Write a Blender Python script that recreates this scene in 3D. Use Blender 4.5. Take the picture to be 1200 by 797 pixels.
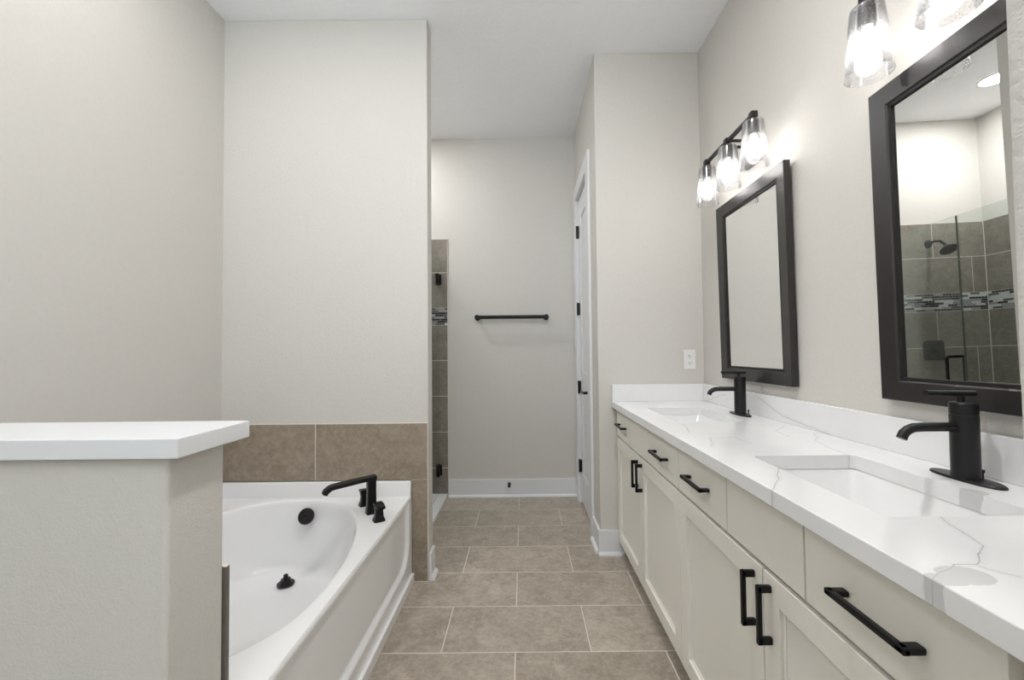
import bpy, bmesh, math, random
from mathutils import Vector, Matrix
random.seed(4)
for o in list(bpy.data.objects):
    bpy.data.objects.remove(o)
scene = bpy.context.scene
COL = scene.collection
PI = math.pi

# ------------------------------------------------------------------ camera
F, PITCH, ROLL, SX, SY, H = 487.1844, .0252, .0095, 12.5603, 1.9105, 1.2249
cam_data = bpy.data.cameras.new('camera')
cam = bpy.data.objects.new('camera', cam_data)
COL.objects.link(cam)
cam_data.sensor_fit = 'HORIZONTAL'
cam_data.sensor_width = 36.0
cam_data.lens = 36.0 * F / 1200
cam_data.shift_x = -SX / 1200
cam_data.shift_y = SY / 1200
cam_data.clip_start = .02
_c, _s, _cp, _sp = math.cos(ROLL), math.sin(ROLL), math.cos(PITCH), math.sin(PITCH)
_fw = Vector((0, _cp, _sp)); _up0 = Vector((0, -_sp, _cp)); _rt0 = Vector((1, 0, 0))
_rt = _c * _rt0 - _s * _up0
_up = _s * _rt0 + _c * _up0
cam.matrix_world = Matrix(((_rt.x, _up.x, -_fw.x, 0), (_rt.y, _up.y, -_fw.y, 0), (_rt.z, _up.z, -_fw.z, H), (0, 0, 0, 1)))
scene.camera = cam

# ------------------------------------------------------------------ light, exposure
scene.view_settings.view_transform = 'Standard'
scene.view_settings.look = 'None'
scene.view_settings.gamma = 1
scene.view_settings.use_curve_mapping = False
scene.view_settings.exposure = 0.27
BULB = 16.0          # emission of the vanity bulbs
CAN = 300.0           # emission of the recessed ceiling lights
TUB_CAN = 85.0
SHOWER_CAN = 240.0
CEILING_FILL_W = 85.0      # added unseen area light, aimed up to brighten the ceiling
world = bpy.data.worlds.new('world')
scene.world = world
world.use_nodes = True
world.node_tree.nodes['Background'].inputs[0].default_value = (.80, .90, 1, 1)
world.node_tree.nodes['Background'].inputs[1].default_value = 1.0
ld = bpy.data.lights.new('added_ceiling_fill', 'AREA')
ld.shape = 'RECTANGLE'; ld.size = 1.3; ld.size_y = 1.5; ld.energy = CEILING_FILL_W; ld.color = (.86, .93, 1)
lo = bpy.data.objects.new('added_ceiling_fill', ld); COL.objects.link(lo)  # fill lamp added inside the room behind the camera, facing the ceiling
lo.location = (-.3, -2.10, 1.65); lo.rotation_euler = (PI * .93, 0, 0)


# ------------------------------------------------------------------ dimensions (metres)
XL, XR, XP, XT, XSL = -1.641, 1.111, .460, -.517, -1.641
D1, D1B, D3, D2 = 2.268, 2.368, 2.547, 3.5735
ZC = 3.084
YN = .28             # far face of the near wall stub
YB = -2.2            # back wall
TX = -.605           # tub apron

# ------------------------------------------------------------------ node helpers
class NT:
    def __init__(self, name):
        self.m = bpy.data.materials.new(name); self.m.use_nodes = True
        self.t = self.m.node_tree; self.b = self.t.nodes['Principled BSDF']; self.out = self.t.nodes['Material Output']
    def n(self, typ, **kw):
        x = self.t.nodes.new(typ)
        for k, v in kw.items(): setattr(x, k, v)
        return x
    def l(self, a, b): self.t.links.new(a, b)
    def val(self, x, sock):
        if isinstance(x, (int, float)): sock.default_value = x
        elif isinstance(x, tuple): sock.default_value = x
        else: self.l(x, sock)
    def math(self, op, a, b=0.0, c=0.0, clamp=False):
        x = self.n('ShaderNodeMath', operation=op, use_clamp=clamp)
        self.val(a, x.inputs[0]); self.val(b, x.inputs[1]); self.val(c, x.inputs[2])
        return x.outputs[0]
    def pos(self):
        g = self.n('ShaderNodeNewGeometry'); s = self.n('ShaderNodeSeparateXYZ'); self.l(g.outputs['Position'], s.inputs[0])
        return g.outputs['Position'], s.outputs
    def noise(self, vec, scale, detail=2.0, rough=.5, dist=0.0):
        x = self.n('ShaderNodeTexNoise'); self.l(vec, x.inputs['Vector'])
        x.inputs['Scale'].default_value = scale; x.inputs['Detail'].default_value = detail
        x.inputs['Roughness'].default_value = rough; x.inputs['Distortion'].default_value = dist
        return x
    def mix(self, f, a, b, mode='MIX'):
        x = self.n('ShaderNodeMix', data_type='RGBA', blend_type=mode)
        self.val(f, x.inputs[0]); self.val(a, x.inputs[6]); self.val(b, x.inputs[7])
        return x.outputs[2]
    def ramp(self, f, stops, interp='LINEAR'):
        x = self.n('ShaderNodeValToRGB'); self.l(f, x.inputs[0]); x.color_ramp.interpolation = interp
        e = x.color_ramp.elements
        while len(e) < len(stops): e.new(.5)
        for i, (p, c) in enumerate(stops): e[i].position = p; e[i].color = c
        return x.outputs[0]
    def mapr(self, f, a, b, c, d):
        x = self.n('ShaderNodeMapRange'); self.l(f, x.inputs[0])
        for i, v in enumerate((a, b, c, d)): x.inputs[i + 1].default_value = v
        return x.outputs[0]
    def bump(self, h, strength, dist):
        x = self.n('ShaderNodeBump'); self.l(h, x.inputs['Height'])
        x.inputs['Strength'].default_value = strength; x.inputs['Distance'].default_value = dist
        self.l(x.outputs[0], self.b.inputs['Normal'])
        return x

def srgb(r, g, b):
    f = lambda v: (v / 255 / 12.92) if v / 255 <= .04045 else ((v / 255 + .055) / 1.055) ** 2.4
    return (f(r), f(g), f(b), 1)

def plain(name, col, rough=.5, metal=0.0, spec=.5, coat=0.0):
    k = NT(name); k.b.inputs['Base Color'].default_value = col
    k.b.inputs['Roughness'].default_value = rough; k.b.inputs['Metallic'].default_value = metal
    k.b.inputs['Specular IOR Level'].default_value = spec; k.b.inputs['Coat Weight'].default_value = coat
    P, s = k.pos()
    n = k.noise(P, 60, 2)
    r = k.mapr(n.outputs[0], .3, .7, max(.02, rough - .03), rough + .03)
    k.l(r, k.b.inputs['Roughness'])
    return k.m

def wall_paint(name, col, bump=.38, scale=170):
    k = NT(name); P, s = k.pos()
    n = k.noise(P, scale, 3, .6); n2 = k.noise(P, scale * .35, 2)
    h = k.math('ADD', n.outputs[0], k.math('MULTIPLY', n2.outputs[0], .6))
    k.bump(h, bump, .004)
    c = k.mix(k.mapr(n2.outputs[0], .35, .65, 0, 1), tuple(v * .985 for v in col[:3]) + (1,), col)
    k.l(c, k.b.inputs['Base Color'])
    k.b.inputs['Roughness'].default_value = .62
    return k.m

def tile_mat(name, ua, va, u0, v0, tw, th, offs, base, dark, grout, gw=.004, rough=.42, flip=0, vlines=True):
    """stone-look porcelain; ua,va name the world axes; rows run along va, joints along ua"""
    k = NT(name); P, s = k.pos(); ax = {'x': s[0], 'y': s[1], 'z': s[2]}
    u, v = ax[ua], ax[va]
    vr = k.math('DIVIDE', k.math('SUBTRACT', v, v0), th)
    row = k.math('FLOOR', vr)
    par = k.math('FLOORED_MODULO', k.math('ADD', row, flip), 2.0)
    uo = k.math('DIVIDE', k.math('SUBTRACT', k.math('SUBTRACT', u, u0), k.math('MULTIPLY', par, offs)), tw)
    colm = k.math('FLOOR', uo)
    fu = k.math('FRACT', uo); fv = k.math('FRACT', vr)
    du = k.math('MULTIPLY', k.math('MINIMUM', fu, k.math('SUBTRACT', 1.0, fu)), tw)
    dv = k.math('MULTIPLY', k.math('MINIMUM', fv, k.math('SUBTRACT', 1.0, fv)), th)
    d = k.math('MINIMUM', du, dv) if vlines else dv
    g = k.mapr(d, gw * .5 - .0006, gw * .5 + .0006, 1, 0)
    cid = k.n('ShaderNodeCombineXYZ'); k.l(colm, cid.inputs[0]); k.l(row, cid.inputs[1])
    wn = k.n('ShaderNodeTexWhiteNoise', noise_dimensions='3D'); k.l(cid.outputs[0], wn.inputs['Vector'])
    # each tile has its own piece of the stone pattern
    off = k.n('ShaderNodeVectorMath', operation='MULTIPLY_ADD'); k.l(wn.outputs['Color'], off.inputs[0])
    off.inputs[1].default_value = (7, 7, 7); k.l(P, off.inputs[2])
    n1 = k.noise(off.outputs[0], 2.6, 6, .62, .8); n2 = k.noise(off.outputs[0], 14, 5, .65, .6)
    n3 = k.noise(off.outputs[0], 48, 5, .7)
    f = k.math('ADD', k.math('MULTIPLY', n1.outputs[0], .30), k.math('MULTIPLY', n2.outputs[0], .34))
    f = k.math('ADD', f, k.math('MULTIPLY', n3.outputs[0], .36))
    c = k.mix(k.mapr(f, .40, .60, 0, 1), dark, base)
    br = k.mapr(wn.outputs['Value'], 0, 1, .94, 1.06)
    hs = k.n('ShaderNodeHueSaturation'); k.l(br, hs.inputs['Value']); k.l(c, hs.inputs['Color'])
    # thin pale scratches of the slate look
    w = k.noise(off.outputs[0], 3.2, 4, .55, 1.8)
    vein = k.mapr(k.math('ABSOLUTE', k.math('SUBTRACT', w.outputs[0], .5)), 0, .005, .30, 0)
    c = k.mix(vein, hs.outputs[0], tuple(min(1, q * 1.5) for q in base[:3]) + (1,))
    c = k.mix(g, c, grout)
    k.l(c, k.b.inputs['Base Color'])
    k.l(k.mapr(g, 0, 1, rough, .8), k.b.inputs['Roughness'])
    h = k.math('SUBTRACT', k.math('MULTIPLY', n2.outputs[0], .25), k.math('MULTIPLY', g, 1.0))
    k.bump(h, .35, .002)
    return k.m

def thin_glass(name, tint, refl=.06, seeded=False):
    k = NT(name); t = k.t
    tr = k.n('ShaderNodeBsdfTransparent'); tr.inputs[0].default_value = tint
    gl = k.n('ShaderNodeBsdfGlossy'); gl.inputs['Roughness'].default_value = .02
    gl.inputs['Color'].default_value = (1, 1, 1, 1)
    lw = k.n('ShaderNodeLayerWeight'); lw.inputs[0].default_value = .25
    f = k.mapr(lw.outputs['Fresnel'], 0, 1, refl * .1, .9 if seeded else .28)
    mx = k.n('ShaderNodeMixShader')
    if seeded:
        P, s = k.pos()
        vo = k.n('ShaderNodeTexVoronoi'); k.l(P, vo.inputs['Vector']); vo.inputs['Scale'].default_value = 190
        sp = k.mapr(vo.outputs['Distance'], .10, .30, 1, 0)
        b = k.n('ShaderNodeBump'); k.l(sp, b.inputs['Height']); b.inputs['Strength'].default_value = .8; b.inputs['Distance'].default_value = .002
        k.l(b.outputs[0], gl.inputs['Normal']); gl.inputs['Roughness'].default_value = .08
        f = k.math('ADD', f, k.math('MULTIPLY', sp, .28), clamp=True)
    k.l(f, mx.inputs[0]); k.l(tr.outputs[0], mx.inputs[1]); k.l(gl.outputs[0], mx.inputs[2])
    fin = mx.outputs[0]
    if seeded:      # trapped air bubbles scatter a little light
        tl = k.n('ShaderNodeBsdfTranslucent'); tl.inputs[0].default_value = (.9, .9, .9, 1)
        m2 = k.n('ShaderNodeMixShader'); k.l(k.math('ADD', k.math('MULTIPLY', sp, .5), .03), m2.inputs[0])
        k.l(fin, m2.inputs[1]); k.l(tl.outputs[0], m2.inputs[2]); fin = m2.outputs[0]
    k.l(fin, k.out.inputs[0])
    t.nodes.remove(k.b)
    return k.m

def emitter(name, col, strength):
    k = NT(name); k.b.inputs['Base Color'].default_value = (.9, .9, .9, 1)
    k.b.inputs['Emission Color'].default_value = col; k.b.inputs['Emission Strength'].default_value = strength
    return k.m

def quartz(name):
    """white quartz; its grey veins run along hand-set polylines that wander a little"""
    k = NT(name); P, s = k.pos()
    nz = k.noise(P, 9, 4, .6)
    sub = k.n('ShaderNodeVectorMath', operation='SUBTRACT'); k.l(nz.outputs['Color'], sub.inputs[0]); sub.inputs[1].default_value = (.5, .5, .5)
    mad = k.n('ShaderNodeVectorMath', operation='MULTIPLY_ADD'); k.l(sub.outputs[0], mad.inputs[0]); mad.inputs[1].default_value = (.028, .028, .028); k.l(P, mad.inputs[2])
    sp = k.n('ShaderNodeSeparateXYZ'); k.l(mad.outputs[0], sp.inputs[0])
    def seg(pu, pv, a, b, w):
        ax, ay = a; bx, by = b; dx, dy = bx - ax, by - ay; L2 = dx * dx + dy * dy
        u = k.math('SUBTRACT', pu, ax); v = k.math('SUBTRACT', pv, ay)
        t = k.math('DIVIDE', k.math('ADD', k.math('MULTIPLY', u, dx), k.math('MULTIPLY', v, dy)), L2, clamp=True)
        ex = k.math('SUBTRACT', u, k.math('MULTIPLY', t, dx)); ey = k.math('SUBTRACT', v, k.math('MULTIPLY', t, dy))
        d = k.math('SQRT', k.math('ADD', k.math('MULTIPLY', ex, ex), k.math('MULTIPLY', ey, ey)))
        return k.math('DIVIDE', d, w)
    def poly(lines, pu, pv):
        cur = None
        for w, pts in lines:
            for a, b in zip(pts, pts[1:]):
                d = seg(pu, pv, a, b, w)
                cur = d if cur is None else k.math('MINIMUM', cur, d)
        return cur
    dtop = poly(VEINS_TOP, sp.outputs[0], sp.outputs[1])
    dbs = poly(VEINS_BACK, sp.outputs[1], sp.outputs[2])
    # the backsplash and side splash stand above the slab
    isb = k.math('GREATER_THAN', s[2], .921)
    d = k.math('ADD', k.math('MULTIPLY', isb, dbs), k.math('MULTIPLY', k.math('SUBTRACT', 1.0, isb), dtop))
    v = k.mapr(d, 0, 1, .62, 0)
    halo = k.mapr(d, 0, 7, .10, 0)
    # grey islands
    pat = None
    for (cx, cy, rx, ry) in PATCHES:
        e = k.math('SQRT', k.math('ADD', k.math('POWER', k.math('DIVIDE', k.math('SUBTRACT', sp.outputs[0], cx), rx), 2.0),
                                  k.math('POWER', k.math('DIVIDE', k.math('SUBTRACT', sp.outputs[1], cy), ry), 2.0)))
        q = k.mapr(e, .93, 1.0, .34, 0)
        pat = q if pat is None else k.math('MAXIMUM', pat, q)
    pat = k.math('MULTIPLY', pat, k.math('SUBTRACT', 1.0, isb))
    tot = k.math('MAXIMUM', k.math('MAXIMUM', v, halo), pat)
    n2 = k.noise(P, 3.0, 5, .6)
    base = k.mix(k.mapr(n2.outputs[0], .35, .7, 0, 1), srgb(239, 239, 239), srgb(232, 232, 233))
    c = k.mix(tot, base, srgb(128, 128, 131))
    k.l(c, k.b.inputs['Base Color']); k.b.inputs['Roughness'].default_value = .13
    return k.m
VEINS_TOP = [
    (0.0016, [(0.749, 0.76), (0.725, 0.696), (0.71, 0.654), (0.654, 0.607), (0.633, 0.595)]),
    (0.0013, [(0.633, 0.595), (0.636, 0.582), (0.661, 0.559)]),
    (0.0020, [(0.633, 0.595), (0.604, 0.596), (0.566, 0.576), (0.522, 0.546)]),
    (0.0020, [(0.659, 1.085), (0.604, 0.999), (0.538, 0.915), (0.497, 0.868)]),
    (0.0012, [(1.049, 1.676), (0.949, 1.573), (0.93, 1.463)]),
    (0.0012, [(1.058, 1.518), (1.018, 1.445), (0.973, 1.405), (0.945, 1.283), (0.934, 1.199)]),
    (0.0012, [(0.665, 1.737), (0.645, 1.641), (0.618, 1.556)]),
    (0.0012, [(0.661, 1.476), (0.627, 1.394), (0.591, 1.321)]),
    (0.0010, [(0.663, 1.447), (0.74, 1.472), (0.741, 1.363)]),
    (0.0010, [(0.501, 2.252), (0.59, 2.431), (0.687, 2.55)]),
    (0.0010, [(0.651, 1.2), (0.662, 1.135), (0.661, 1.085)]),
]
VEINS_BACK = [
    (0.0018, [(1.939, 1.003), (1.86, 0.981), (1.752, 0.949), (1.635, 0.936), (1.564, 0.929), (1.507, 0.918), (1.439, 0.917)]),
    (0.0010, [(2.505, 0.921), (2.392, 0.954), (2.25, 0.983)]),
]
PATCHES = [(.590, .568, .034, .026), (.550, .556, .026, .016), (.950, .893, .026, .024)]

def mosaic_mat(name, ua):
    k = NT(name); P, s = k.pos(); u = {'x': s[0], 'y': s[1]}[ua]
    th = .0184
    vr = k.math('DIVIDE', k.math('SUBTRACT', s[2], 1.464), th); row = k.math('FLOOR', vr)
    wr = k.n('ShaderNodeTexWhiteNoise', noise_dimensions='1D'); k.l(row, wr.inputs['W'])
    uo = k.math('ADD', k.math('DIVIDE', u, .075), k.math('MULTIPLY', wr.outputs['Value'], 5.0))
    c1 = k.math('FLOOR', uo)
    cid = k.n('ShaderNodeCombineXYZ'); k.l(c1, cid.inputs[0]); k.l(row, cid.inputs[1])
    wn = k.n('ShaderNodeTexWhiteNoise', noise_dimensions='3D'); k.l(cid.outputs[0], wn.inputs['Vector'])
    # some pieces are split in three short ones
    split = k.math('GREATER_THAN', wn.outputs['Value'], .55)
    sub = k.math('ADD', 1.0, k.math('MULTIPLY', split, 2.0))
    fu = k.math('FRACT', k.math('MULTIPLY', k.math('FRACT', uo), sub))
    du = k.math('DIVIDE', k.math('MULTIPLY', k.math('MINIMUM', fu, k.math('SUBTRACT', 1.0, fu)), .075), sub)
    fv = k.math('FRACT', vr); dv = k.math('MULTIPLY', k.math('MINIMUM', fv, k.math('SUBTRACT', 1.0, fv)), th)
    g = k.mapr(k.math('MINIMUM', du, dv), .0006, .0014, 1, 0)
    wc = k.n('ShaderNodeTexWhiteNoise', noise_dimensions='3D')
    ad = k.n('ShaderNodeVectorMath', operation='ADD'); k.l(cid.outputs[0], ad.inputs[0]); ad.inputs[1].default_value = (31.7, 5.1, 0)
    k.l(ad.outputs[0], wc.inputs['Vector'])
    c = k.ramp(wc.outputs['Value'], [(0, srgb(40, 38, 40)), (.33, srgb(84, 80, 84)), (.5, srgb(150, 148, 152)), (.68, srgb(205, 205, 208))], 'CONSTANT')
    c = k.mix(g, c, srgb(188, 186, 182))
    k.l(c, k.b.inputs['Base Color']); k.b.inputs['Roughness'].default_value = .2
    return k.m

T_BASE, T_DARK, GROUT = srgb(166, 153, 137), srgb(134, 121, 105), srgb(222, 215, 203)
F_BASE, F_DARK = srgb(188, 177, 163), srgb(150, 139, 125)
M = {}
M['paint'] = wall_paint('warm_grey_wall_paint', srgb(211, 208, 202))
M['ceiling'] = wall_paint('white_ceiling_paint', srgb(246, 247, 249), .3, 90)
M['trim'] = plain('white_trim_paint', srgb(228, 229, 231), .32)
M['door'] = plain('white_door_paint', srgb(228, 229, 231), .34)
M['floor'] = tile_mat('floor_tile', 'x', 'y', .268, 1.7288, .6135, .3085, -.310, F_BASE, F_DARK, GROUT, .0045, .38)
M['tub_tile'] = tile_mat('tub_tile', 'x', 'z', -1.125, .5425, .61, .305, 2.0, T_BASE, T_DARK, GROUT, .004)
M['tub_tile_side'] = tile_mat('tub_tile_side', 'y', 'z', 1.55, .5425, .61, .305, 2.0, T_BASE, T_DARK, GROUT, .004)
M['column_tile'] = tile_mat('column_tile', 'x', 'z', -2.0, -.0665, 9.0, .61, 0.0, T_BASE, T_DARK, GROUT, .004)
M['knee_tile'] = tile_mat('knee_tile', 'x', 'z', -1.3, .147, .61, .305, 2.0, srgb(120, 113, 106), srgb(100, 94, 88), GROUT, .004)
SB, SD = srgb(148, 141, 131), srgb(118, 111, 102)
M['shower_top'] = tile_mat('shower_tile_top', 'x', 'z', -1.211, 1.6105, .61, .3035, -.31, SB, SD, GROUT, .005, .35, flip=1)
M['shower_low'] = tile_mat('shower_tile_low', 'x', 'z', -1.211, .246, .61, .3045, -.31, SB, SD, GROUT, .005, .35, flip=1)
M['shower_top_y'] = tile_mat('shower_side_tile_top', 'y', 'z', 2.953, 1.6105, .61, .3035, 0.0, SB, SD, GROUT, .005, .35)
M['shower_low_y'] = tile_mat('shower_side_tile_low', 'y', 'z', 2.953, .246, .61, .3045, 0.0, SB, SD, GROUT, .005, .35)
M['mosaic_x'] = mosaic_mat('glass_mosaic_end', 'x')
M['mosaic_y'] = mosaic_mat('glass_mosaic_side', 'y')
M['grout'] = plain('white_grout', GROUT, .8)
M['acrylic'] = plain('white_tub_acrylic', srgb(243, 243, 243), .10, coat=.3)
M['china'] = plain('white_sink_china', srgb(238, 238, 238), .08, coat=.4)
M['cabinet'] = plain('greige_cabinet_paint', srgb(232, 229, 220), .36)
M['carcass'] = plain('cabinet_carcass', srgb(226, 223, 215), .45)
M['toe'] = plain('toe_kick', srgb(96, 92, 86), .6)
M['black'] = plain('matte_black_metal', (.012, .012, .013, 1), .34, .6, .5)
M['black_soft'] = plain('satin_black_metal', (.020, .020, .021, 1), .38, .5, .5)
M['bronze'] = plain('dark_fixture_metal', (.030, .027, .028, 1), .4, .5)
M['espresso'] = plain('espresso_frame_wood', (.024, .021, .021, 1), .34, 0, .45, .1)
M['bead'] = plain('frame_inner_bead', (.012, .011, .011, 1), .5, 0, .3, .0)
M['plastic'] = plain('white_plastic', srgb(235, 235, 234), .3)
M['slot'] = plain('dark_slot', (.03, .03, .03, 1), .6)
M['rubber'] = plain('black_rubber', (.015, .015, .015, 1), .7)
M['alu'] = plain('grey_edge_trim', srgb(176, 174, 172), .35, .6)
M['mirror'] = NT('mirror_silver').m
_b = M['mirror'].node_tree.nodes['Principled BSDF']
_b.inputs['Base Color'].default_value = (.90, .91, .90, 1); _b.inputs['Metallic'].default_value = 1; _b.inputs['Roughness'].default_value = .0
M['glass'] = thin_glass('clear_shower_glass', (.93, .96, .945, 1))
M['glass_edge'] = plain('green_glass_edge', srgb(90, 100, 92), .15)
M['shade'] = thin_glass('seeded_shade_glass', (.93, .93, .94, 1), .10, True)
M['bulb'] = emitter('lit_bulb', (1, .968, .925, 1), BULB)
M['bulb_neck'] = plain('bulb_neck_plastic', srgb(225, 225, 225), .4)
M['can'] = emitter('lit_ceiling_lens', (1, .975, .965, 1), CAN)
M['can_tub'] = emitter('lit_tub_lens', (1, .975, .965, 1), TUB_CAN)
M['can_shower'] = emitter('lit_shower_lens', (.97, .975, .985, 1), SHOWER_CAN)
M['quartz'] = quartz('white_quartz_with_grey_veins')

# ------------------------------------------------------------------ mesh helpers
def box(bm, x0, x1, y0, y1, z0, z1, bev=0.0, seg=2):
    vs = [bm.verts.new((x, y, z)) for x in (x0, x1) for y in (y0, y1) for z in (z0, z1)]
    fs = [(0, 1, 3, 2), (4, 6, 7, 5), (0, 4, 5, 1), (2, 3, 7, 6), (0, 2, 6, 4), (1, 5, 7, 3)]
    faces = [bm.faces.new([vs[i] for i in f]) for f in fs]
    if bev > 0:
        es = list({e for f in faces for e in f.edges})
        bmesh.ops.bevel(bm, geom=es, offset=bev, segments=seg, profile=.5, affect='EDGES')
    return bm

def loops(bm, ls, close=True, cap0=False, cap1=False):
    """ls: list of point rings with the same count"""
    rings = [[bm.verts.new(p) for p in r] for r in ls]
    n = len(rings[0])
    for a, b in zip(rings, rings[1:]):
        for i in range(n if close else n - 1):
            j = (i + 1) % n
            bm.faces.new((a[i], a[j], b[j], b[i]))
    if cap0: bm.faces.new(list(reversed(rings[0])))
    if cap1: bm.faces.new(rings[-1])
    return rings

def lathe(bm, prof, c, axis='z', seg=28, caps=True):
    """prof: list of (radius, height along axis)"""
    rs = []
    for r, h in prof:
        ring = []
        for i in range(seg):
            a = 2 * PI * i / seg; u, v = r * math.cos(a), r * math.sin(a)
            if axis == 'z': p = (c[0] + u, c[1] + v, c[2] + h)
            elif axis == 'x': p = (c[0] + h, c[1] + u, c[2] + v)
            else: p = (c[0] + v, c[1] + h, c[2] + u)
            ring.append(p)
        rs.append(ring)
    loops(bm, rs, True, caps, caps)

def sweep(bm, path, sect, up=Vector((0, 0, 1)), caps=True, scales=None):
    """sweep a closed 2-D section (list of (a,b)) along a path; a is sideways, b is along up"""
    rs = []
    P = [Vector(p) for p in path]
    for i, p in enumerate(P):
        t = (P[min(i + 1, len(P) - 1)] - P[max(i - 1, 0)]).normalized()
        side = t.cross(up)
        if side.length < 1e-4: side = Vector((1, 0, 0))
        side.normalize(); u2 = side.cross(t).normalized()
        s = scales[i] if scales else 1
        rs.append([tuple(p + side * a * s + u2 * b * s) for a, b in sect])
    loops(bm, rs, True, caps, caps)

def circ(r, n=20): return [(r * math.cos(2 * PI * i / n), r * math.sin(2 * PI * i / n)) for i in range(n)]
def rrect2(w, h, r, n=4):
    out = []
    for cx, cy, a0 in ((w / 2 - r, h / 2 - r, 0), (-w / 2 + r, h / 2 - r, PI / 2), (-w / 2 + r, -h / 2 + r, PI), (w / 2 - r, -h / 2 + r, 1.5 * PI)):
        for i in range(n + 1):
            a = a0 + PI / 2 * i / n; out.append((cx + r * math.cos(a), cy + r * math.sin(a)))
    return out

def obj(name, bm, mat, parent=None, angle=.55, mats=None):
    bmesh.ops.recalc_face_normals(bm, faces=bm.faces)
    for f in bm.faces: f.smooth = True
    for e in bm.edges:
        if len(e.link_faces) == 2 and e.calc_face_angle(0) > angle: e.smooth = False
    me = bpy.data.meshes.new(name); 
    org = Vector(parent['_o']) if parent is not None and '_o' in parent else None
    if org is not None: bmesh.ops.translate(bm, verts=bm.verts, vec=-org)
    bm.to_mesh(me); bm.free()
    me.materials.append(M[mat])
    for m in (mats or []): me.materials.append(M[m])
    o = bpy.data.objects.new(name, me); COL.objects.link(o)
    if name not in ('tub_shell', 'apron', 'basin'):
        wn = o.modifiers.new('weighted_normals', 'WEIGHTED_NORMAL'); wn.keep_sharp = True; wn.weight = 100
    if parent is not None:
        o.parent = parent
    return o

def kid(name, bm, mat, parent, root=None, **kw):
    """a part (or sub-part): parent's frame is the world shifted by the root's location"""
    r = root or parent
    o = obj(name, bm, mat, None, **{k: v for k, v in kw.items() if k in ('angle', 'mats')})
    off = r.location if r.type == 'EMPTY' else Vector((0, 0, 0))
    o.data.transform(Matrix.Translation(-off))
    o.parent = parent
    return o

def thing(name, label, cat, loc=(0, 0, 0), group=None):
    o = bpy.data.objects.new(name, None); COL.objects.link(o); o.location = loc
    o.empty_display_size = .05
    o['label'] = label; o['category'] = cat
    if group: o['group'] = group
    return o

def tag(o, label, cat, group=None):
    o['label'] = label; o['category'] = cat
    if group: o['group'] = group
    return o

def struct(name, bm, mat, parent=None, label=None, **kw):
    o = obj(name, bm, mat, None, **kw)
    if parent is not None: o.parent = parent
    else: o['kind'] = 'structure'
    if label: o['label'] = label
    return o

def NB(): return bmesh.new()
def cr(pts, closed, n):
    """Catmull-Rom"""
    out = []; m = len(pts); cnt = m if closed else m - 1
    for i in range(cnt):
        if closed: p = [pts[(i + k - 1) % m] for k in range(4)]
        else: p = [pts[max(0, min(m - 1, i + k - 1))] for k in range(4)]
        p = [Vector(q) for q in p]
        for j in range(n):
            t = j / n
            out.append(.5 * ((2 * p[1]) + (p[2] - p[0]) * t + (2 * p[0] - 5 * p[1] + 4 * p[2] - p[3]) * t * t + (-p[0] + 3 * p[1] - 3 * p[2] + p[3]) * t ** 3))
    if not closed: out.append(Vector(pts[-1]))
    return out

# ------------------------------------------------------------------ room shell
b = NB(); box(b, XSL - .12, XR + .12, YB - .12, D2 + .12, -.10, 0)
struct('floor', b, 'floor', label='grey-brown stone-look tile floor laid in a running bond with pale grout')
b = NB(); box(b, XSL - .12, XR + .12, YB - .12, D2 + .12, ZC, ZC + .10)
struct('ceiling', b, 'ceiling', label='high white textured ceiling')
b = NB(); box(b, XL - .12, XL, YB, D1, 0, ZC); struct('wall_left', b, 'paint', label='tall warm grey wall left of the bathtub')
b = NB(); box(b, XSL - .12, XT, D1, D1B, 0, ZC, .004)
struct('wall_tub', b, 'paint', label='warm grey partition wall at the head of the bathtub, its end facing the aisle')
b = NB(); box(b, XSL - .12, XSL, D1B, D2, 0, ZC); struct('wall_shower', b, 'paint', label='painted shower side wall above the tile')
b = NB(); box(b, XSL - .12, XR + .12, D2, D2 + .12, 0, ZC); struct('wall_end', b, 'paint', label='light grey far end wall with the towel bar')
b = NB(); box(b, XR, XR + .12, YB, D2, 0, ZC); struct('wall_right', b, 'paint', label='warm grey wall behind the vanity mirrors')
b = NB(); box(b, XP, XR, D3, D3 + .10, 0, ZC, .004)
struct('wall_pillar', b, 'paint', label='warm grey return wall at the far end of the vanity')
# hall side wall with the closet door opening y 2.86..3.42, z 0..2.48
DY0, DY1, DZ = 2.862, 3.418, 2.478
b = NB(); box(b, XP, XP + .10, D3 + .10, DY0, 0, ZC); box(b, XP, XP + .10, DY1, D2, 0, ZC); box(b, XP, XP + .10, DY0, DY1, DZ, ZC)
struct('wall_closet', b, 'paint', label='narrow wall holding the white closet door')
b = NB(); box(b, .332, XR, .14, YN, 0, ZC, .004); struct('wall_near', b, 'paint', label='light wall end at the near right edge of the vanity')
# back wall with an unseen window, added as a source of light
b = NB(); WX0, WX1, WZ0, WZ1 = -.95, .35, .9, 2.4
box(b, XL, WX0, YB - .12, YB, 0, ZC); box(b, WX1, XR, YB - .12, YB, 0, ZC); box(b, WX0, WX1, YB - .12, YB, 0, WZ0); box(b, WX0, WX1, YB - .12, YB, WZ1, ZC)
struct('wall_back', b, 'paint')
b = NB()
for x0, x1, z0, z1 in ((WX0, WX0 + .05, WZ0, WZ1), (WX1 - .05, WX1, WZ0, WZ1), (WX0, WX1, WZ0, WZ0 + .05), (WX0, WX1, WZ1 - .05, WZ1), (WX0, WX1, 1.63, 1.67)):
    box(b, x0, x1, YB - .09, YB - .03, z0, z1, .004)
win = struct('added_window_1', b, 'trim')
b = NB(); box(b, WX0 + .04, WX1 - .04, YB - .064, YB - .06, WZ0 + .04, WZ1 - .04); struct('added_window_pane', b, 'glass', win)

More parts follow.
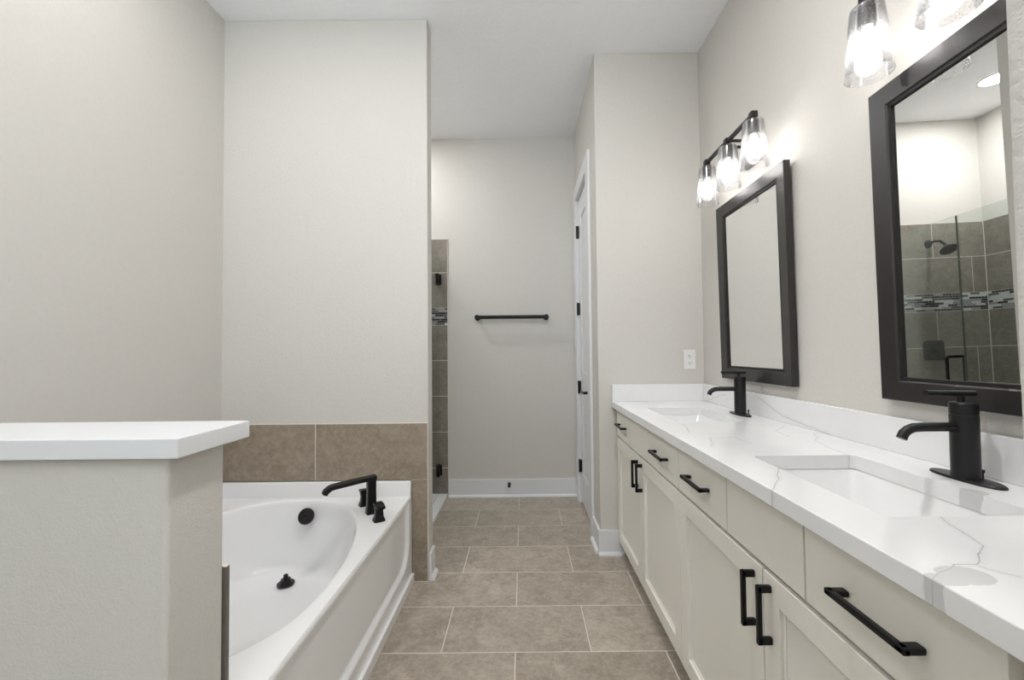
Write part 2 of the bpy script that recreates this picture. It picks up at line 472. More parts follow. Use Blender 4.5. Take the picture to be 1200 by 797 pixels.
# knee wall with its cap
KX, KY0, KY1, KZ = -.665, .781, .932, 1.036
b = NB(); box(b, XL, KX, KY0, KY1, 0, KZ, .010, 3)
struct('wall_knee', b, 'paint', label='half-height textured wall in front of the bathtub')
b = NB(); box(b, XL, -.630, .761, .962, KZ, 1.0735, .003)
struct('trim_1', b, 'trim', label='white cap slab on top of the half-height wall')
b = NB(); box(b, XL + .010, KX + .004, KY1, KY1 + .011, .44, .757)
struct('trim_2', b, 'knee_tile', label='tile on the tub side of the half-height wall, seen edge on')

# tub tile: top row, side column, left wall row
b = NB(); box(b, XL + .010, -.5215, D1 - .010, D1, .5425, .8445, .0012, 1)
struct('trim_3', b, 'tub_tile', label='row of grey-brown wall tile above the back of the bathtub')
b = NB(); box(b, TX + .002, -.5215, D1 - .010, D1, .003, .5420, .0012, 1)
struct('trim_4', b, 'column_tile', label='narrow upright strip of tile between bathtub and wall end')
b = NB(); box(b, XL, XL + .010, KY1 + .012, D1, .5425, .8445, .0012, 1)
struct('trim_5', b, 'tub_tile_side', label='row of tile above the left side of the bathtub')
b = NB(); box(b, -.5215, XT - .0005, D1 - .008, D1, .003, .8445); box(b, TX + .002, XT, D1 - .0105, D1, 0, .004)
box(b, XL + .010, XT - .0005, D1 - .008, D1, .8445, .848)
struct('trim_6', b, 'grout', label='pale caulk line edging the tub wall tile')

# shower tile (end wall, side wall, partition back)
for nm, z0, z1, mx, my in (('low', 0, 1.464, 'shower_low', 'shower_low_y'), ('band', 1.464, 1.611, 'mosaic_x', 'mosaic_y'), ('top', 1.611, 2.204, 'shower_top', 'shower_top_y')):
    i = {'low': 7, 'band': 8, 'top': 9}[nm]
    b = NB(); box(b, XSL + .010, -.645, D2 - .010, D2, z0, z1)
    struct('trim_%d' % i, b, mx, label={'low': 'lower tile field on the shower end wall', 'band': 'strip mosaic band across the shower end wall', 'top': 'upper tile field on the shower end wall'}[nm])
    b = NB(); box(b, XSL, XSL + .010, D1B + .010, D2, z0, z1)
    struct('trim_%d' % (i + 3), b, my, label={'low': 'lower tile field on the shower side wall', 'band': 'strip mosaic band across the shower side wall', 'top': 'upper tile field on the shower side wall'}[nm])
    b = NB(); box(b, XSL + .010, -.645, D1B, D1B + .010, z0, z1)
    struct('trim_%d' % (i + 6), b, mx)
b = NB(); box(b, XSL + .010, XSL + .013, D2 - .014, D2 - .010, 0, 2.204)
box(b, -.645, -.641, D2 - .010, D2, 0, 2.206); box(b, XSL + .010, -.641, D2 - .010, D2, 2.204, 2.207)
struct('trim_16', b, 'grout', label='pale edging of the shower tile')
b = NB(); box(b, -.800, -.648, D1B, D2 - .010, 0, .030, .004)
struct('trim_17', b, 'acrylic', label='low white stone curb under the shower glass')

# baseboards with shoe moulding
def baseboard(name, runs, label):
    """runs: list of (axis, const, sign, a, b): board on the plane axis=const, bulging along sign"""
    bm = NB()
    for ax, c, sg, a, e in runs:
        def bb(d0, d1, z0, z1, bev):
            lo_, hi_ = sorted((c + sg * d0, c + sg * d1))
            if ax == 'y': box(bm, a, e, lo_, hi_, z0, z1, bev)
            else: box(bm, lo_, hi_, a, e, z0, z1, bev)
        bb(0, .014, .0, .146, .003)
        # quarter-round shoe
        prof = [(.014, 0.0)] + [(.014 + .017 * math.cos(t * PI / 12), .019 * math.sin(t * PI / 12)) for t in range(0, 7)]
        rs = []
        for q in (a, e):
            rs.append([((q, c + sg * d, z) if ax == 'y' else (c + sg * d, q, z)) for d, z in prof])
        loops(bm, rs, True, True, True)
    return struct(name, bm, 'trim', label=label)
baseboard('baseboard_end', [('y', D2, -1, -.640, XP)], 'white baseboard along the far end wall')
baseboard('baseboard_pillar', [('y', D3, -1, XP - .014, .600), ('x', XP, -1, D3, 2.752)], 'white baseboard wrapping the return wall corner')
baseboard('baseboard_tub', [('x', XT, 1, D1, D1B)], 'white baseboard on the partition wall end')
baseboard('baseboard_left', [('x', XL, 1, YB, KY0)], 'white baseboard on the left wall')
baseboard('baseboard_knee', [('y', KY0, -1, XL, KX)], 'white baseboard at the foot of the half-height wall')

# closet door: casing, slab, hinges, lever
b = NB()
for y0, y1, z0, z1 in ((2.752, DY0 + .004, 0, DZ + .105), (DY1 - .004, D2 - .016, 0, DZ + .105), (DY0, DY1, DZ - .004, DZ + .105)):
    box(b, XP - .018, XP, y0, y1, z0, z1, .003)
box(b, XP, XP + .10, DY0 - .0, DY0 + .012, 0, DZ); box(b, XP, XP + .10, DY1 - .012, DY1, 0, DZ); box(b, XP, XP + .10, DY0, DY1, DZ - .012, DZ)
struct('trim_18', b, 'trim', label='flat white casing around the closet door')
b = NB()
y0, y1, z0, z1 = DY0 + .014, DY1 - .014, .012, DZ - .020
xs, xr_ = XP + .010, XP + .044           # door face, back
stile = .098
box(b, xs + .009, xr_, y0 + .05, y1 - .05, z0 + .05, z1 - .05)
for a0, a1, c0, c1 in ((y0, y0 + stile, z0, z1), (y1 - stile, y1, z0, z1)):
    box(b, xs, xr_, a0, a1, c0, c1, .002, 1)
for c0, c1 in ((z0, .25), (.84, 1.06), (2.30, z1)):
    box(b, xs, xr_, y0 + stile - .001, y1 - stile + .001, c0, c1, .002, 1)
# raised inner panels
for c0, c1 in ((.25, .84), (1.06, 2.30)):
    box(b, xs + .003, xs + .012, y0 + stile + .028, y1 - stile - .028, c0 + .028, c1 - .028, .006, 2)
door = struct('door_1', b, 'door', label='narrow tall white two-panel closet door in the side wall')
b = NB()
box(b, XP + .004, XP + .0105, 2.893, 2.935, .895, .975, .003)
sweep(b, [(XP + .006, 2.914, .935), (XP - .040, 2.914, .935)], circ(.010))
sweep(b, [(XP - .036, 2.908, .935), (XP - .041, 2.960, .936), (XP - .040, 3.020, .935)], rrect2(.013, .017, .005), scales=[1, 1, .9])
h = obj('door_handle', b, 'black'); h.parent = door
for z in (2.206, 1.573, .937, .300):
    b = NB(); box(b, XP - .004, XP + .012, DY1 - .036, DY1 - .006, z - .048, z + .048, .002)
    lathe(b, [(.006, -.052), (.0075, -.048), (.0075, .048), (.006, .052)], (XP - .006, DY1 - .018, z), seg=14)
    h = obj('hinge', b, 'black'); h.parent = door

# ------------------------------------------------------------------ bathtub
tub = thing('bathtub', 'white oval soaking bathtub with a skirted apron, between half wall and tiled wall', 'bathtub', (-1.1, 1.6, 0))
RIM = [(-.66, 1.33), (-.668, 1.54), (-.709, 1.75), (-.773, 1.93), (-.867, 2.075), (-.99, 2.165), (-1.13, 2.195), (-1.27, 2.185), (-1.40, 2.12), (-1.49, 1.98), (-1.54, 1.78),
       (-1.56, 1.54), (-1.545, 1.32), (-1.47, 1.14), (-1.32, 1.02), (-1.11, .985), (-.92, 1.0), (-.775, 1.065), (-.69, 1.18)]
rim = cr([(x, y, 0) for x, y in RIM], True, 7)
NR = len(rim)
ZD = .460
TY0, TY1 = KY1 + .012, D1 - .011
TX0, TX1 = XL + .011, TX
cx, cy = -1.11, 1.58
def outer(p):
    dx, dy = p.x - cx, p.y - cy
    tx = ((TX1 if dx > 0 else TX0) - cx) / dx if abs(dx) > 1e-6 else 1e9
    ty = ((TY1 if dy > 0 else TY0) - cy) / dy if abs(dy) > 1e-6 else 1e9
    t = min(tx, ty); return Vector((cx + dx * t, cy + dy * t, 0))
out = [outer(p) for p in rim]
for c in ((TX0, TY0), (TX0, TY1), (TX1, TY0), (TX1, TY1)):
    i = min(range(NR), key=lambda k: (out[k].x - c[0]) ** 2 + (out[k].y - c[1]) ** 2); out[i] = Vector((c[0], c[1], 0))
bot = []
for p in rim:
    v = Vector(((p.x + 1.11) * .70 - 1.125, (p.y - 1.59) * .70 + 1.70, 0)); bot.append(v)
b = NB()
def ring(f, z): return [(q.x, q.y, z) for q in f]
def lerp(t): return [a.lerp(c, t) for a, c in zip(rim, bot)]
ls = [ring([q.lerp(Vector((cx, cy, 0)), .05) for q in out], ZD - .024), ring([q.lerp(Vector((cx, cy, 0)), .05) for q in out], ZD - .018), ring(out, ZD - .018), ring(out, ZD - .006), [(q.x + (.004 if q.x < cx else -.004), q.y + (.004 if q.y < cy else -.004), ZD) for q in out]]
ins = [(o_.lerp(r_, .5)) for o_, r_ in zip(out, rim)]
ls.append(ring(ins, ZD))
# rolled inner rim
def shift(t): return [r_ + (o_ - r_).normalized() * t for r_, o_ in zip(rim, out)]
ls += [ring(shift(.012), ZD + .000), ring(shift(.004), ZD - .0015), ring(rim, ZD - .006)]
for t, z in ((.04, .440), (.10, .40), (.20, .33), (.34, .25), (.50, .19), (.66, .153), (.82, .137), (1.0, .131)):
    ls.append(ring(lerp(t), z))
ls.append([((q.x + 1.125) * .5 - 1.125, (q.y - 1.70) * .5 + 1.70, .127) for q in bot])
loops(b, ls, True, False, True)
# upstand flanges against the walls
box(b, TX0, TX1 - .002, TY1 - .022, TY1, ZD - .004, .5405, .005, 3)
box(b, TX0, TX0 + .022, TY0, TY1, ZD - .004, .5405, .005, 3)
kid('tub_shell', b, 'acrylic', tub, angle=.8)
# apron: recessed face with a rounded lower far corner, base strip below
b = NB(); ny, nz = 150, 60
ya, yb, za, zb = TY0, TY1, .0, ZD - .017
def sdf(y, z):
    r = .13; y0_, y1_, z0_, z1_ = 1.0, 2.205, .118, 1.2
    qx = abs(y - (y0_ + y1_) / 2) - (y1_ - y0_) / 2 + r; qz = abs(z - (z0_ + z1_) / 2) - (z1_ - z0_) / 2 + r
    return math.hypot(max(qx, 0), max(qz, 0)) + min(max(qx, qz), 0) - r
g = []
for j in range(nz + 1):
    z = za + (zb - za) * j / nz; row = []
    for i in range(ny + 1):
        y = ya + (yb - ya) * i / ny
        t = min(1, max(0, -sdf(y, z) / .020)); t = t * t * (3 - 2 * t)
        row.append(b.verts.new((TX - .016 * t, y, z)))
    g.append(row)
for j in range(nz):
    for i in range(ny): b.faces.new((g[j][i], g[j][i + 1], g[j + 1][i + 1], g[j + 1][i]))
kid('apron', b, 'acrylic', tub, angle=1.2)
b = NB(); box(b, TX - .02, TX + .014, TY0, TY1 - .001, 0, .050, .004)
kid('base_strip', b, 'acrylic', tub)
# overflow cover on the sloping far end
b = NB(); lathe(b, [(.010, .0), (.040, .0), (.040, -.008), (.036, -.014), (.012, -.014), (.011, -.010), (0.001, -.010)], (0, 0, 0), 'y', 36)
bmesh.ops.rotate(b, verts=b.verts, cent=(0, 0, 0), matrix=Matrix.Rotation(-.42, 3, 'X'))
bmesh.ops.translate(b, verts=b.verts, vec=(-1.115, 2.150, .395))
kid('overflow_cover', b, 'black_soft', tub)
b = NB(); lathe(b, [(.038, 0), (.038, .004), (.030, .007), (.022, .008), (.022, .020), (.020, .024), (.010, .026), (.009, .034), (.011, .040), (.006, .044), (.001, .044)], (-1.135, 2.0, .138), seg=30)
kid('drain_stopper', b, 'black_soft', tub)

# deck mounted tub filler
tf = thing('tub_faucet', 'matte black angular bathtub filler with two handles on the far corner of the tub deck', 'faucet', (-.735, 2.017, ZD))
dv = Vector((-.81, -.586, 0)); sd = Vector((.586, -.81, 0))
base = Vector((-.735, 2.017, ZD))
b = NB()
sec = rrect2(1, 1, .22, 4)
rs = []
for z, w, d in ((0, .052, .052), (.006, .050, .050), (.05, .042, .042), (.11, .040, .040), (.166, .041, .041), (.176, .041, .041)):
    rs.append([tuple(base + dv * (p[0] * w) + sd * (p[1] * d) + Vector((0, 0, z))) for p in sec])
loops(b, rs, True, True, True)
kid('pillar', b, 'black', tf)
b = NB()
path = [base + dv * a_ + Vector((0, 0, z_)) for a_, z_ in ((-.021, .168), (.06, .164), (.120, .160), (.172, .156), (.184, .153), (.194, .146), (.202, .140), (.207, .129))]
sweep(b, path, rrect2(.044, .020, .004, 3), scales=[1, 1, 1, 1, 1, 1, 1, .95])
kid('spout', b, 'black', tf)
for hx, hy in ((-.808, 2.12), (-.667, 1.925)):
    b = NB(); c = Vector((hx, hy, ZD)); rs = []
    for z, w in ((0, .052), (.005, .050), (.020, .038), (.045, .034), (.062, .040), (.066, .042)):
        rs.append([tuple(c + dv * (p[0] * w) + sd * (p[1] * w) + Vector((0, 0, z))) for p in sec])
    loops(b, rs, True, True, True)
    # flat wing lever pointing away from the spout, dipping at its tip
    w_ = sd if (c - base).dot(sd) > 0 else -sd
    rs = []
    for t, zz, wd in ((-.020, .074, .040), (.010, .074, .040), (.040, .066, .036)):
        rs.append([tuple(c + w_ * t + dv * (p[0] * wd) + Vector((0, 0, zz + p[1] * .012))) for p in rrect2(1, 1, .2, 3)])
    loops(b, rs, True, True, True)
    kid('handle', b, 'black', tf)

# ------------------------------------------------------------------ vanity
XF, XB = .565, XR - .002                       # door face plane, wall
def pull(parent, root, ya, yb, za, zb):
    """square bar pull between two posts; vertical when ya == yb"""
    bm = NB(); so = .034; w = .011; q = .017
    if abs(ya - yb) < 1e-6:
        box(bm, XF - so, XF - so + w, ya - w / 2, ya + w / 2, za, zb, .002)
        for z in (za, zb - q): box(bm, XF - so, XF, ya - w / 2, ya + w / 2, z, z + q, .003)
    else:
        box(bm, XF - so, XF - so + w, ya, yb, za - w / 2, za + w / 2, .002)
        for y in (ya, yb - q): box(bm, XF - so, XF, y, y + q, za - w / 2, za + w / 2, .003)
    return kid('handle', bm, 'black', parent, root)

def shaker(bm, y0, y1, z0, z1, fr=.060):
    box(bm, XF + .012, XF + .0195, y0 + .04, y1 - .04, z0 + .04, z1 - .04)
    box(bm, XF, XF + .0195, y0, y0 + fr, z0, z1, .0022, 2)
    box(bm, XF, XF + .0195, y1 - fr, y1, z0, z1, .0022, 2)
    box(bm, XF, XF + .0195, y0 + fr - .002, y1 - fr + .002, z0, z0 + fr, .0022, 2)
    box(bm, XF, XF + .0195, y0 + fr - .002, y1 - fr + .002, z1 - fr, z1, .0022, 2)
    # chamfer strip between frame and panel
    q = .008
    for a0, a1, c0, c1 in ((y0 + fr - .001, y0 + fr + q, z0 + fr, z1 - fr), (y1 - fr - q, y1 - fr + .001, z0 + fr, z1 - fr),
                           (y0 + fr, y1 - fr, z0 + fr - .001, z0 + fr + q), (y0 + fr, y1 - fr, z1 - fr - q, z1 - fr + .001)):
        box(bm, XF + .008, XF + .013, a0, a1, c0, c1, .002, 1)

ZB, ZDOOR, ZDR0, ZDR1, ZCAB = .092, .706, .718, .868, .8815
def base_cabinet(label, ya, yb, splits, mid, pulls, filler):
    t = thing('vanity_cabinet', label, 'cabinet', ((XF + XB) / 2, (ya + yb) / 2, 0), 'vanity base cabinets')
    bm = NB(); xf = XF + .020
    # open-topped carcass so that the sink bowl hangs inside
    box(bm, xf, xf + .018, ya + .0005, yb - .0005, ZB - .004, ZCAB)
    box(bm, XB - .010, XB, ya + .0005, yb - .0005, ZB, ZCAB)
    box(bm, xf + .018, XB - .010, ya + .0005, ya + .018, ZB, ZCAB); box(bm, xf + .018, XB - .010, yb - .018, yb - .0005, ZB, ZCAB)
    box(bm, xf + .018, XB - .010, ya + .018, yb - .018, ZB - .004, ZB + .014)
    kid('carcass', bm, 'carcass', t)
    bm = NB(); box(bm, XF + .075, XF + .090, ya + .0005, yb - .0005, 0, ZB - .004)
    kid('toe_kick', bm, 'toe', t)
    G = .0022
    # upper row from far to near: drawer, false panel, drawer
    ys = [yb - filler] + splits + [ya]
    for i in range(3):
        y1, y0 = ys[i] - G, ys[i + 1] + G
        bm = NB(); box(bm, XF, XF + .0195, y0, y1, ZDR0, ZDR1, .0022, 2)
        if i == 1: kid('false_panel', bm, 'cabinet', t)
        else:
            d = kid('drawer', bm, 'cabinet', t); c = (y0 + y1) / 2
            pull(d, t, c - .078, c + .078, .797, .797)
    for (y0, y1), py in (((mid + G, yb - filler - G), mid + pulls), ((ya + G, mid - G), mid - pulls)):
        bm = NB(); shaker(bm, y0, y1, ZB, ZDOOR)
        d = kid('door', bm, 'cabinet', t)
        pull(d, t, py, py, .550, .684)
    return t
base_cabinet('greige shaker vanity cabinet under the farther sink, against the return wall', 1.534, D3 - .001, [2.213, 1.895], 2.040, .036, .018)
base_cabinet('greige shaker vanity cabinet under the nearer sink, with the largest drawer pull', .494, 1.533, [1.173, .852], 1.004, .034, .0)
b = NB(); box(b, XF + .022, XF + .040, YN, .4935, 0, ZCAB)
tag(obj('filler_panel', b, 'carcass'), 'recessed greige filler panel closing the near end of the vanity under the countertop', 'panel')

# countertop with two rectangular cut-outs
ct = thing('countertop', 'long white quartz vanity countertop with grey veins and a low backsplash', 'countertop', (.82, 1.4, .882))
S1, S2 = (1.79, 2.235), (.762, 1.205); SXA, SXB = .658, .948
xs_ = [.5397, SXA, SXB, XR - .001]; ys_ = [YN, S2[0], S2[1], S1[0], S1[1], D3 - .001]
ZT, ZU = .9195, .8820
b = NB(); vt = {}; vb = {}
def gv(d, i, j, z):
    if (i, j) not in d: d[(i, j)] = b.verts.new((xs_[i], ys_[j], z))
    return d[(i, j)]
cells = {(i, j) for i in range(3) for j in range(5)} - {(1, 1), (1, 3)}
for i, j in cells:
    q = [(i, j), (i + 1, j), (i + 1, j + 1), (i, j + 1)]
    b.faces.new([gv(vt, *c, ZT) for c in q]); b.faces.new([gv(vb, *c, ZU) for c in reversed(q)])
    for (di, dj), (a, c) in {(0, -1): (q[0], q[1]), (1, 0): (q[1], q[2]), (0, 1): (q[2], q[3]), (-1, 0): (q[3], q[0])}.items():
        if (i + di, j + dj) not in cells:
            b.faces.new([vt[a], vb[a], vb[c], vt[c]])
hole = [e for e in b.edges if abs(e.verts[0].co.z - e.verts[1].co.z) > .01 and SXA - .001 < e.verts[0].co.x < SXB + .001 and S2[0] - .001 < e.verts[0].co.y < S1[1] + .001]
bmesh.ops.bevel(b, geom=hole, offset=.018, segments=5, profile=.5, affect='EDGES')
fe = [e for e in b.edges if abs(e.verts[0].co.x - .5397) < 1e-4 and abs(e.verts[1].co.x - .5397) < 1e-4 and abs(e.verts[0].co.z - e.verts[1].co.z) < 1e-4]
bmesh.ops.bevel(b, geom=fe, offset=.0025, segments=3, profile=.5, affect='EDGES')
kid('slab', b, 'quartz', ct)
b = NB(); box(b, XR - .0205, XR - .0005, YN, D3 - .001, ZT, 1.0225, .0015, 1); kid('backsplash', b, 'quartz', ct)
b = NB(); box(b, .5397, XR - .0205, D3 - .0205, D3 - .0005, ZT, 1.0225, .0015, 1); kid('side_splash', b, 'quartz', ct)

# sinks
def sink(label, y0, y1):
    t = thing('sink', label, 'sink', ((SXA + SXB) / 2, (y0 + y1) / 2, .75), 'undermount vanity sinks')
    bm = NB(); cx_, cy_ = (SXA + SXB) / 2, (y0 + y1) / 2; W, L = SXB - SXA, y1 - y0
    def rr(w, l, z, r): return [(cx_ + p[0], cy_ + p[1], z) for p in rrect2(w, l, r, 6)]
    zt = .8815
    ls = [rr(W + .05, L + .05, zt - .018, .03), rr(W + .05, L + .05, zt, .03), rr(W + .006, L + .006, zt, .020), rr(W + .000, L + .000, zt - .006, .022),
          rr(W - .030, L - .040, zt - .060, .030), rr(W - .060, L - .080, zt - .105, .040), rr(W - .085, L - .115, zt - .125, .040), rr(W - .13, L - .19, zt - .134, .030), rr(.05, .05, zt - .140, .024)]
    rings = loops(bm, ls, True, False, True)
    # underside
    ls2 = [rr(W + .05, L + .05, zt - .018, .03), rr(W + .012, L + .012, zt - .022, .03), rr(W - .045, L - .06, zt - .12, .04), rr(W - .12, L - .18, zt - .150, .03)]
    loops(bm, ls2, True, False, True)
    kid('basin', bm, 'china', t, angle=.9)
    bm = NB(); lathe(bm, [(.024, 0), (.024, .003), (.018, .005), (.014, .0045), (.001, .006)], (cx_, cy_, zt - .1405), seg=24)
    kid('drain', bm, 'black_soft', t)
    return t
sink('white rectangular undermount sink under the farther mirror', *S1)
sink('white rectangular undermount sink under the nearer mirror, largest in view', *S2)

# basin faucets
def faucet(label, y):
    t = thing('faucet', label, 'faucet', (1.026, y, ZT), 'black single-handle vanity faucets')
    x = 1.026
    bm = NB()
    pts = [(.0275 * math.copysign(abs(math.cos(a)) ** .9, math.cos(a)), .080 * math.copysign(abs(math.sin(a)) ** .8, math.sin(a))) for a in [2 * PI * i / 40 for i in range(40)]]
    loops(bm, [[(x + u * s, y + v * s, ZT + z) for u, v in pts] for s, z in ((1, .0003), (1, .004), (.96, .006))], True, True, True)
    kid('base_plate', bm, 'black_soft', t)
    bm = NB(); lathe(bm, [(.0262, .005), (.0262, .008), (.0255, .012), (.0255, .150), (.0245, .151), (.0245, .1525), (.0255, .1535), (.0255, .176), (.0235, .179), (.010, .180)], (x, y, ZT), seg=36)
    kid('body', bm, 'black_soft', t)
    bm = NB()
    zsp = ZT + .122
    path = [(x - .02, y, zsp), (x - .06, y, zsp), (x - .10, y, zsp), (x - .118, y, zsp - .001), (x - .131, y, zsp - .006), (x - .141, y, zsp - .014), (x - .147, y, zsp - .026)]
    sweep(bm, path, circ(.0105, 22), up=Vector((0, 1, 0)))
    kid('spout', bm, 'black_soft', t)
    bm = NB(); lathe(bm, [(.007, .179), (.007, .194)], (x - .006, y, ZT), seg=16)
    sweep(bm, [(x + .026, y, ZT + .199), (x - .086, y, ZT + .201)], rrect2(.014, .013, .005, 6))
    kid('handle', bm, 'black_soft', t)
    bm = NB(); lathe(bm, [(.003, .0), (.003, .014), (.005, .016), (.005, .022), (.001, .023)], (x + .038, y, ZT), seg=12)
    kid('lift_rod', bm, 'black_soft', t)
    return t
faucet('matte black single-handle faucet behind the farther sink', 1.974)
faucet('matte black single-handle faucet behind the nearer sink', .973)

# ------------------------------------------------------------------ framed mirrors (leaning forward a little at the top)
def framed_mirror(label, y0, y1, turn, MXB):
    zb_, zt_ = 1.075, 1.998
    t = thing('framed_mirror', label, 'mirror', (MXB, (y0 + y1) / 2, zb_), 'vanity mirrors')
    w, hh = (y1 - y0) / 2, zt_ - zb_
    fw = .064; th = .028
    # profile across a rail: (inward distance, x)
    prof = [(0, 0), (0, -th + .002), (.002, -th), (.050, -th + .004), (.054, -th + .004), (fw - .002, -.016), (fw, -.014), (fw, 0)]
    bm = NB()
    corners = [(-w, 0, 1, 1), (w, 0, -1, 1), (w, hh, -1, -1), (-w, hh, 1, -1)]
    rs = [[(x, cy_ + sy * d, cz + sz * d) for d, x in prof] for cy_, cz, sy, sz in corners]
    rs.append(rs[0])
    rings = [[bm.verts.new(p) for p in r] for r in rs[:4]]
    n = len(prof)
    for k_ in range(4):
        a, c = rings[k_], rings[(k_ + 1) % 4]
        for i in range(n):
            j = (i + 1) % n; bm.faces.new((a[i], a[j], c[j], c[i]))
    o = obj('frame', bm, 'espresso', None, angle=.3); o.parent = t
    # thin dark bead lining the glass
    bm = NB(); q = fw - .009
    for a0, a1, c0, c1 in ((-w + q, -w + fw + .004, q, hh - q), (w - fw - .004, w - q, q, hh - q), (-w + q, w - q, q, fw + .004), (-w + q, w - q, hh - fw - .004, hh - q)):
        box(bm, -.020, -.013, a0, a1, c0, c1, .0015, 2)
    o = obj('inner_bead', bm, 'bead'); o.parent = t
    bm = NB(); box(bm, -.0135, -.006, -w + fw - .004, w - fw + .004, fw - .004, hh - fw + .004)
    o = obj('mirror_glass', bm, 'mirror'); o.parent = t
    t.rotation_euler = (0, -.0148, turn)
    return t
framed_mirror('dark wood framed mirror above the farther sink, seen whole', 1.672, 2.268, -.004, 1.1085)
framed_mirror('dark wood framed mirror above the nearer sink, reflecting the tiled shower', .664, 1.260, -.018, 1.1050)

# ------------------------------------------------------------------ vanity lights
def vanity_light(label, yc):
    XS = .980
    t = thing('vanity_light', label, 'light fixture', (XR, yc, 2.16), 'three-shade vanity lights')
    bm = NB(); box(bm, XR - .022, XR, yc - .060, yc + .060, 2.10, 2.215, .003); kid('backplate', bm, 'bronze', t)
    bm = NB()
    for s in (-1, 1): box(bm, XS - .004, XR - .018, yc + s * .030 - .006, yc + s * .030 + .006, 2.196, 2.208, .002)
    kid('arm', bm, 'bronze', t)
    bm = NB(); box(bm, XS - .009, XS + .009, yc - .235, yc + .240, 2.208, 2.222, .002)
    kid('bar', bm, 'bronze', t)
    for dy in (.22, 0, -.22):
        y = yc + dy
        bm = NB(); box(bm, XS - .014, XS + .014, y - .014, y + .014, 2.202, 2.228, .003)
        lathe(bm, [(.006, 2.204), (.007, 2.192), (.021, 2.190), (.022, 2.186), (.022, 2.138), (.020, 2.134), (.018, 2.134)], (XS, y, 0), seg=26)
        so = kid('socket', bm, 'bronze', t)
        bm = NB()
        pr = [(.010, 2.1885), (.034, 2.1885), (.0385, 2.186), (.0405, 2.180), (.0560, 1.998), (.0568, 1.994), (.0545, 1.994), (.0538, 1.998), (.0382, 2.179), (.0365, 2.1845), (.010, 2.1855)]
        lathe(bm, pr, (XS, y, 0), seg=48, caps=False)
        kid('shade', bm, 'shade', t, angle=.9)
        bm = NB(); lathe(bm, [(.013, 2.138), (.0145, 2.120), (.020, 2.106)], (XS, y, 0), seg=24); nk = kid('bulb_collar', bm, 'bulb_neck', so, t)
        bm = NB(); lathe(bm, [(.018, 2.108), (.025, 2.097), (.030, 2.080), (.030, 2.066), (.026, 2.052), (.018, 2.042), (.009, 2.037), (.001, 2.036)], (XS, y, 0), seg=28)
        kid('bulb', bm, 'bulb', so, t)
    return t
vanity_light('black three-bulb vanity light with seeded glass shades above the farther mirror', 1.948)
vanity_light('black vanity light with seeded glass shades at the top edge above the nearer mirror', .930)

# ------------------------------------------------------------------ outlet, towel bar, door stop
t = thing('power_outlet', 'white duplex power outlet on the return wall above the countertop', 'outlet', (1.0195, D3, 1.17))
b = NB(); box(b, .984, 1.055, D3 - .006, D3, 1.110, 1.230, .003); kid('cover_plate', b, 'plastic', t)
for z in (1.191, 1.149):
    b = NB(); box(b, 1.003, 1.036, D3 - .008, D3 - .005, z - .015, z + .015, .0015); r = kid('receptacle', b, 'plastic', t)
    b = NB()
    box(b, 1.011, 1.0135, D3 - .0085, D3 - .0075, z - .003, z + .008); box(b, 1.0255, 1.028, D3 - .0085, D3 - .0075, z - .003, z + .007)
    lathe(b, [(.0028, -.0085), (.0028, -.0075)], (1.0195, D3, z - .009), 'y', 10)
    kid('slots', b, 'slot', r, t)
b = NB(); box(b, 1.0150, 1.0240, D3 - .0075, D3 - .005, 1.166, 1.174, .001); kid('test_button', b, 'plastic', t)

t = thing('towel_bar', 'matte black round towel bar on the far end wall', 'towel bar', (-.09, D2, 1.523))
b = NB(); sweep(b, [(-.392, D2 - .062, 1.523), (.208, D2 - .062, 1.523)], circ(.0155, 20)); kid('bar', b, 'black', t)
for x in (-.385, .201):
    b = NB(); lathe(b, [(.024, 0), (.024, -.006), (.013, -.010), (.012, -.052), (.020, -.055), (.021, -.072), (.017, -.077), (.001, -.078)], (x, D2, 1.523), 'y', 24); kid('post', b, 'black', t)

t = thing('door_stop', 'small black door stop on the end wall baseboard', 'door stop', (-.125, D2 - .014, .108))
b = NB(); lathe(b, [(.014, 0), (.014, -.004), (.006, -.006), (.006, -.050)], (-.125, D2 - .014, .108), 'y', 16); kid('stem', b, 'black', t)
b = NB(); lathe(b, [(.011, -.048), (.012, -.052), (.012, -.064), (.009, -.067)], (-.125, D2 - .014, .108), 'y', 16); kid('rubber_tip', b, 'rubber', t)

# ------------------------------------------------------------------ shower glass, door, fittings
XG = -.720
b = NB(); box(b, XG - .005, XG + .005, D1B + .013, 2.855, .031, 2.066)
tag(obj('shower_glass_panel', b, 'glass'), 'fixed clear glass shower panel beside the partition wall', 'glass panel')
t = thing('shower_door', 'frameless clear glass shower door hinged on the tiled end wall', 'shower door', (XG, 3.20, .04))
b = NB(); box(b, XG - .005, XG + .005, 2.861, D2 - .018, .038, 2.066); kid('glass_leaf', b, 'glass', t)
b = NB(); box(b, XG - .0055, XG + .0055, 2.8565, 2.8595, .038, 2.066); kid('seal', b, 'glass_edge', t)
for z in (1.855, .230):
    b = NB()
    box(b, XG - .014, XG + .014, D2 - .072, D2 - .022, z - .045, z + .045, .003)
    box(b, XG - .024, XG + .024, D2 - .017, D2 - .0105, z - .045, z + .045, .002)
    lathe(b, [(.008, -.047), (.008, .047)], (XG, D2 - .020, z), seg=14)
    kid('hinge', b, 'black', t)
b = NB()
for s in (-1, 1):
    sweep(b, [(XG + s * .005, 2.925, 1.112), (XG + s * .050, 2.925, 1.112), (XG + s * .058, 2.925, 1.104), (XG + s * .058, 2.925, .930), (XG + s * .050, 2.925, .922), (XG + s * .005, 2.925, .922)], circ(.0095, 16), up=Vector((0, 1, 0)))
kid('pull_handle', b, 'black', t)

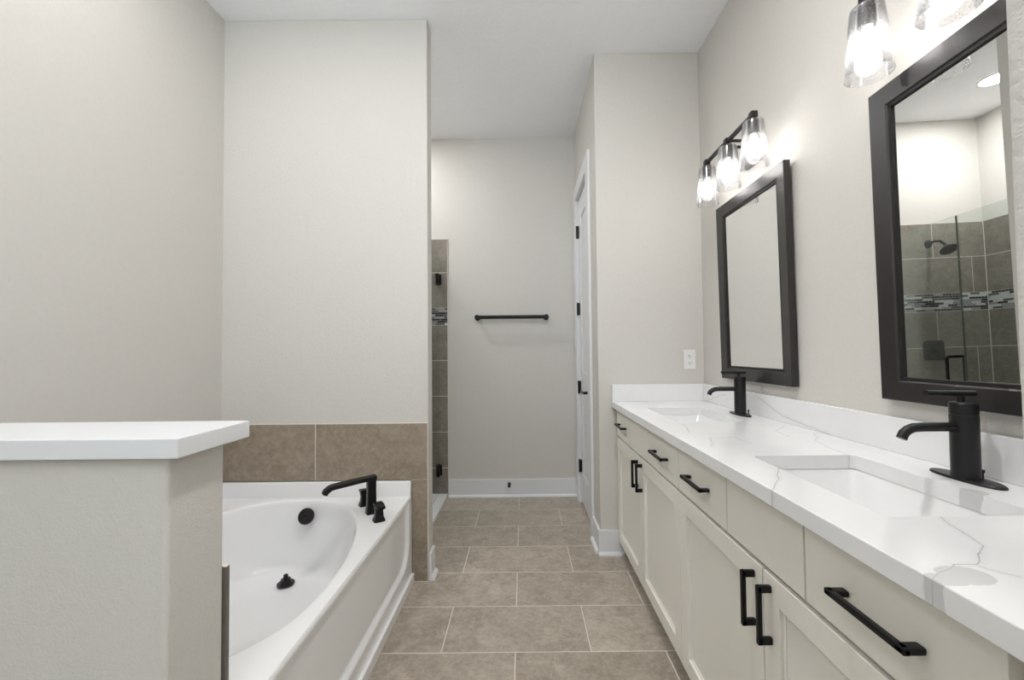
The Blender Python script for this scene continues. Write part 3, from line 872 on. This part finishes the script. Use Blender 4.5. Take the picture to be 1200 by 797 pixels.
t = thing('overhead_shower', 'black round shower head on the tiled wall, seen in the nearer mirror', 'shower head', (-1.175, D2 - .010, 2.03))
b = NB(); lathe(b, [(.032, 0), (.032, -.006), (.016, -.014)], (-1.175, D2 - .010, 2.035), 'y', 24); kid('flange', b, 'black', t)
b = NB(); sweep(b, [(-1.175, D2 - .012, 2.035), (-1.175, D2 - .07, 2.043), (-1.175, D2 - .12, 2.030), (-1.175, D2 - .155, 1.995)], circ(.010, 14), up=Vector((1, 0, 0))); kid('arm', b, 'black', t)
b = NB(); lathe(b, [(.012, .035), (.018, .02), (.028, .012), (.054, -.010), (.059, -.018), (.059, -.026), (.053, -.030), (.001, -.030)], (0, 0, 0), 'z', 32)
bmesh.ops.rotate(b, verts=b.verts, cent=(0, 0, 0), matrix=Matrix.Rotation(-.55, 3, 'X'))
bmesh.ops.translate(b, verts=b.verts, vec=(-1.175, D2 - .175, 1.965)); kid('spray_head', b, 'black', t)
t = thing('shower_valve', 'black square shower valve plate below the mosaic band, seen in the mirror', 'shower valve', (-1.175, D2 - .010, 1.10))
b = NB(); rs = [[(-1.165 + p[0], D2 - .010 - d, 1.138 + p[1]) for p in rrect2(.165, .165, .028, 5)] for d in (.0, .006, .009)]
loops(b, rs, True, True, True); kid('plate', b, 'black', t)
b = NB(); lathe(b, [(.026, -.009), (.025, -.045), (.022, -.05), (.001, -.05)], (-1.165, D2 - .010, 1.138), 'y', 22)
box(b, -1.172, -1.158, D2 - .060, D2 - .046, 1.063, 1.143, .003); kid('lever', b, 'black', t)

# ------------------------------------------------------------------ recessed ceiling lights
def downlight(x, y, mat, label, grp=None):
    t = thing('recessed_light', label, 'ceiling light', (x, y, ZC), grp)
    b = NB(); lathe(b, [(.078, -.0045), (.094, -.004), (.097, -.0005), (.078, -.0005), (.078, -.0045)], (x, y, ZC), seg=36, caps=False); kid('trim_ring', b, 'plastic', t)
    b = NB(); lathe(b, [(.0775, -.0005), (.0775, -.003), (.001, -.0032)], (x, y, ZC), seg=36); kid('lens', b, mat, t)
downlight(-1.21, 3.02, 'can_shower', 'lit recessed ceiling light over the shower, reflected in the nearer mirror')
downlight(-1.12, 1.30, 'can_tub', 'lit recessed ceiling light above the bathtub')
downlight(.18, .85, 'can', 'lit recessed ceiling light above the aisle beside the vanity')
downlight(-.10, -1.10, 'can_tub', 'lit recessed ceiling light behind the camera')
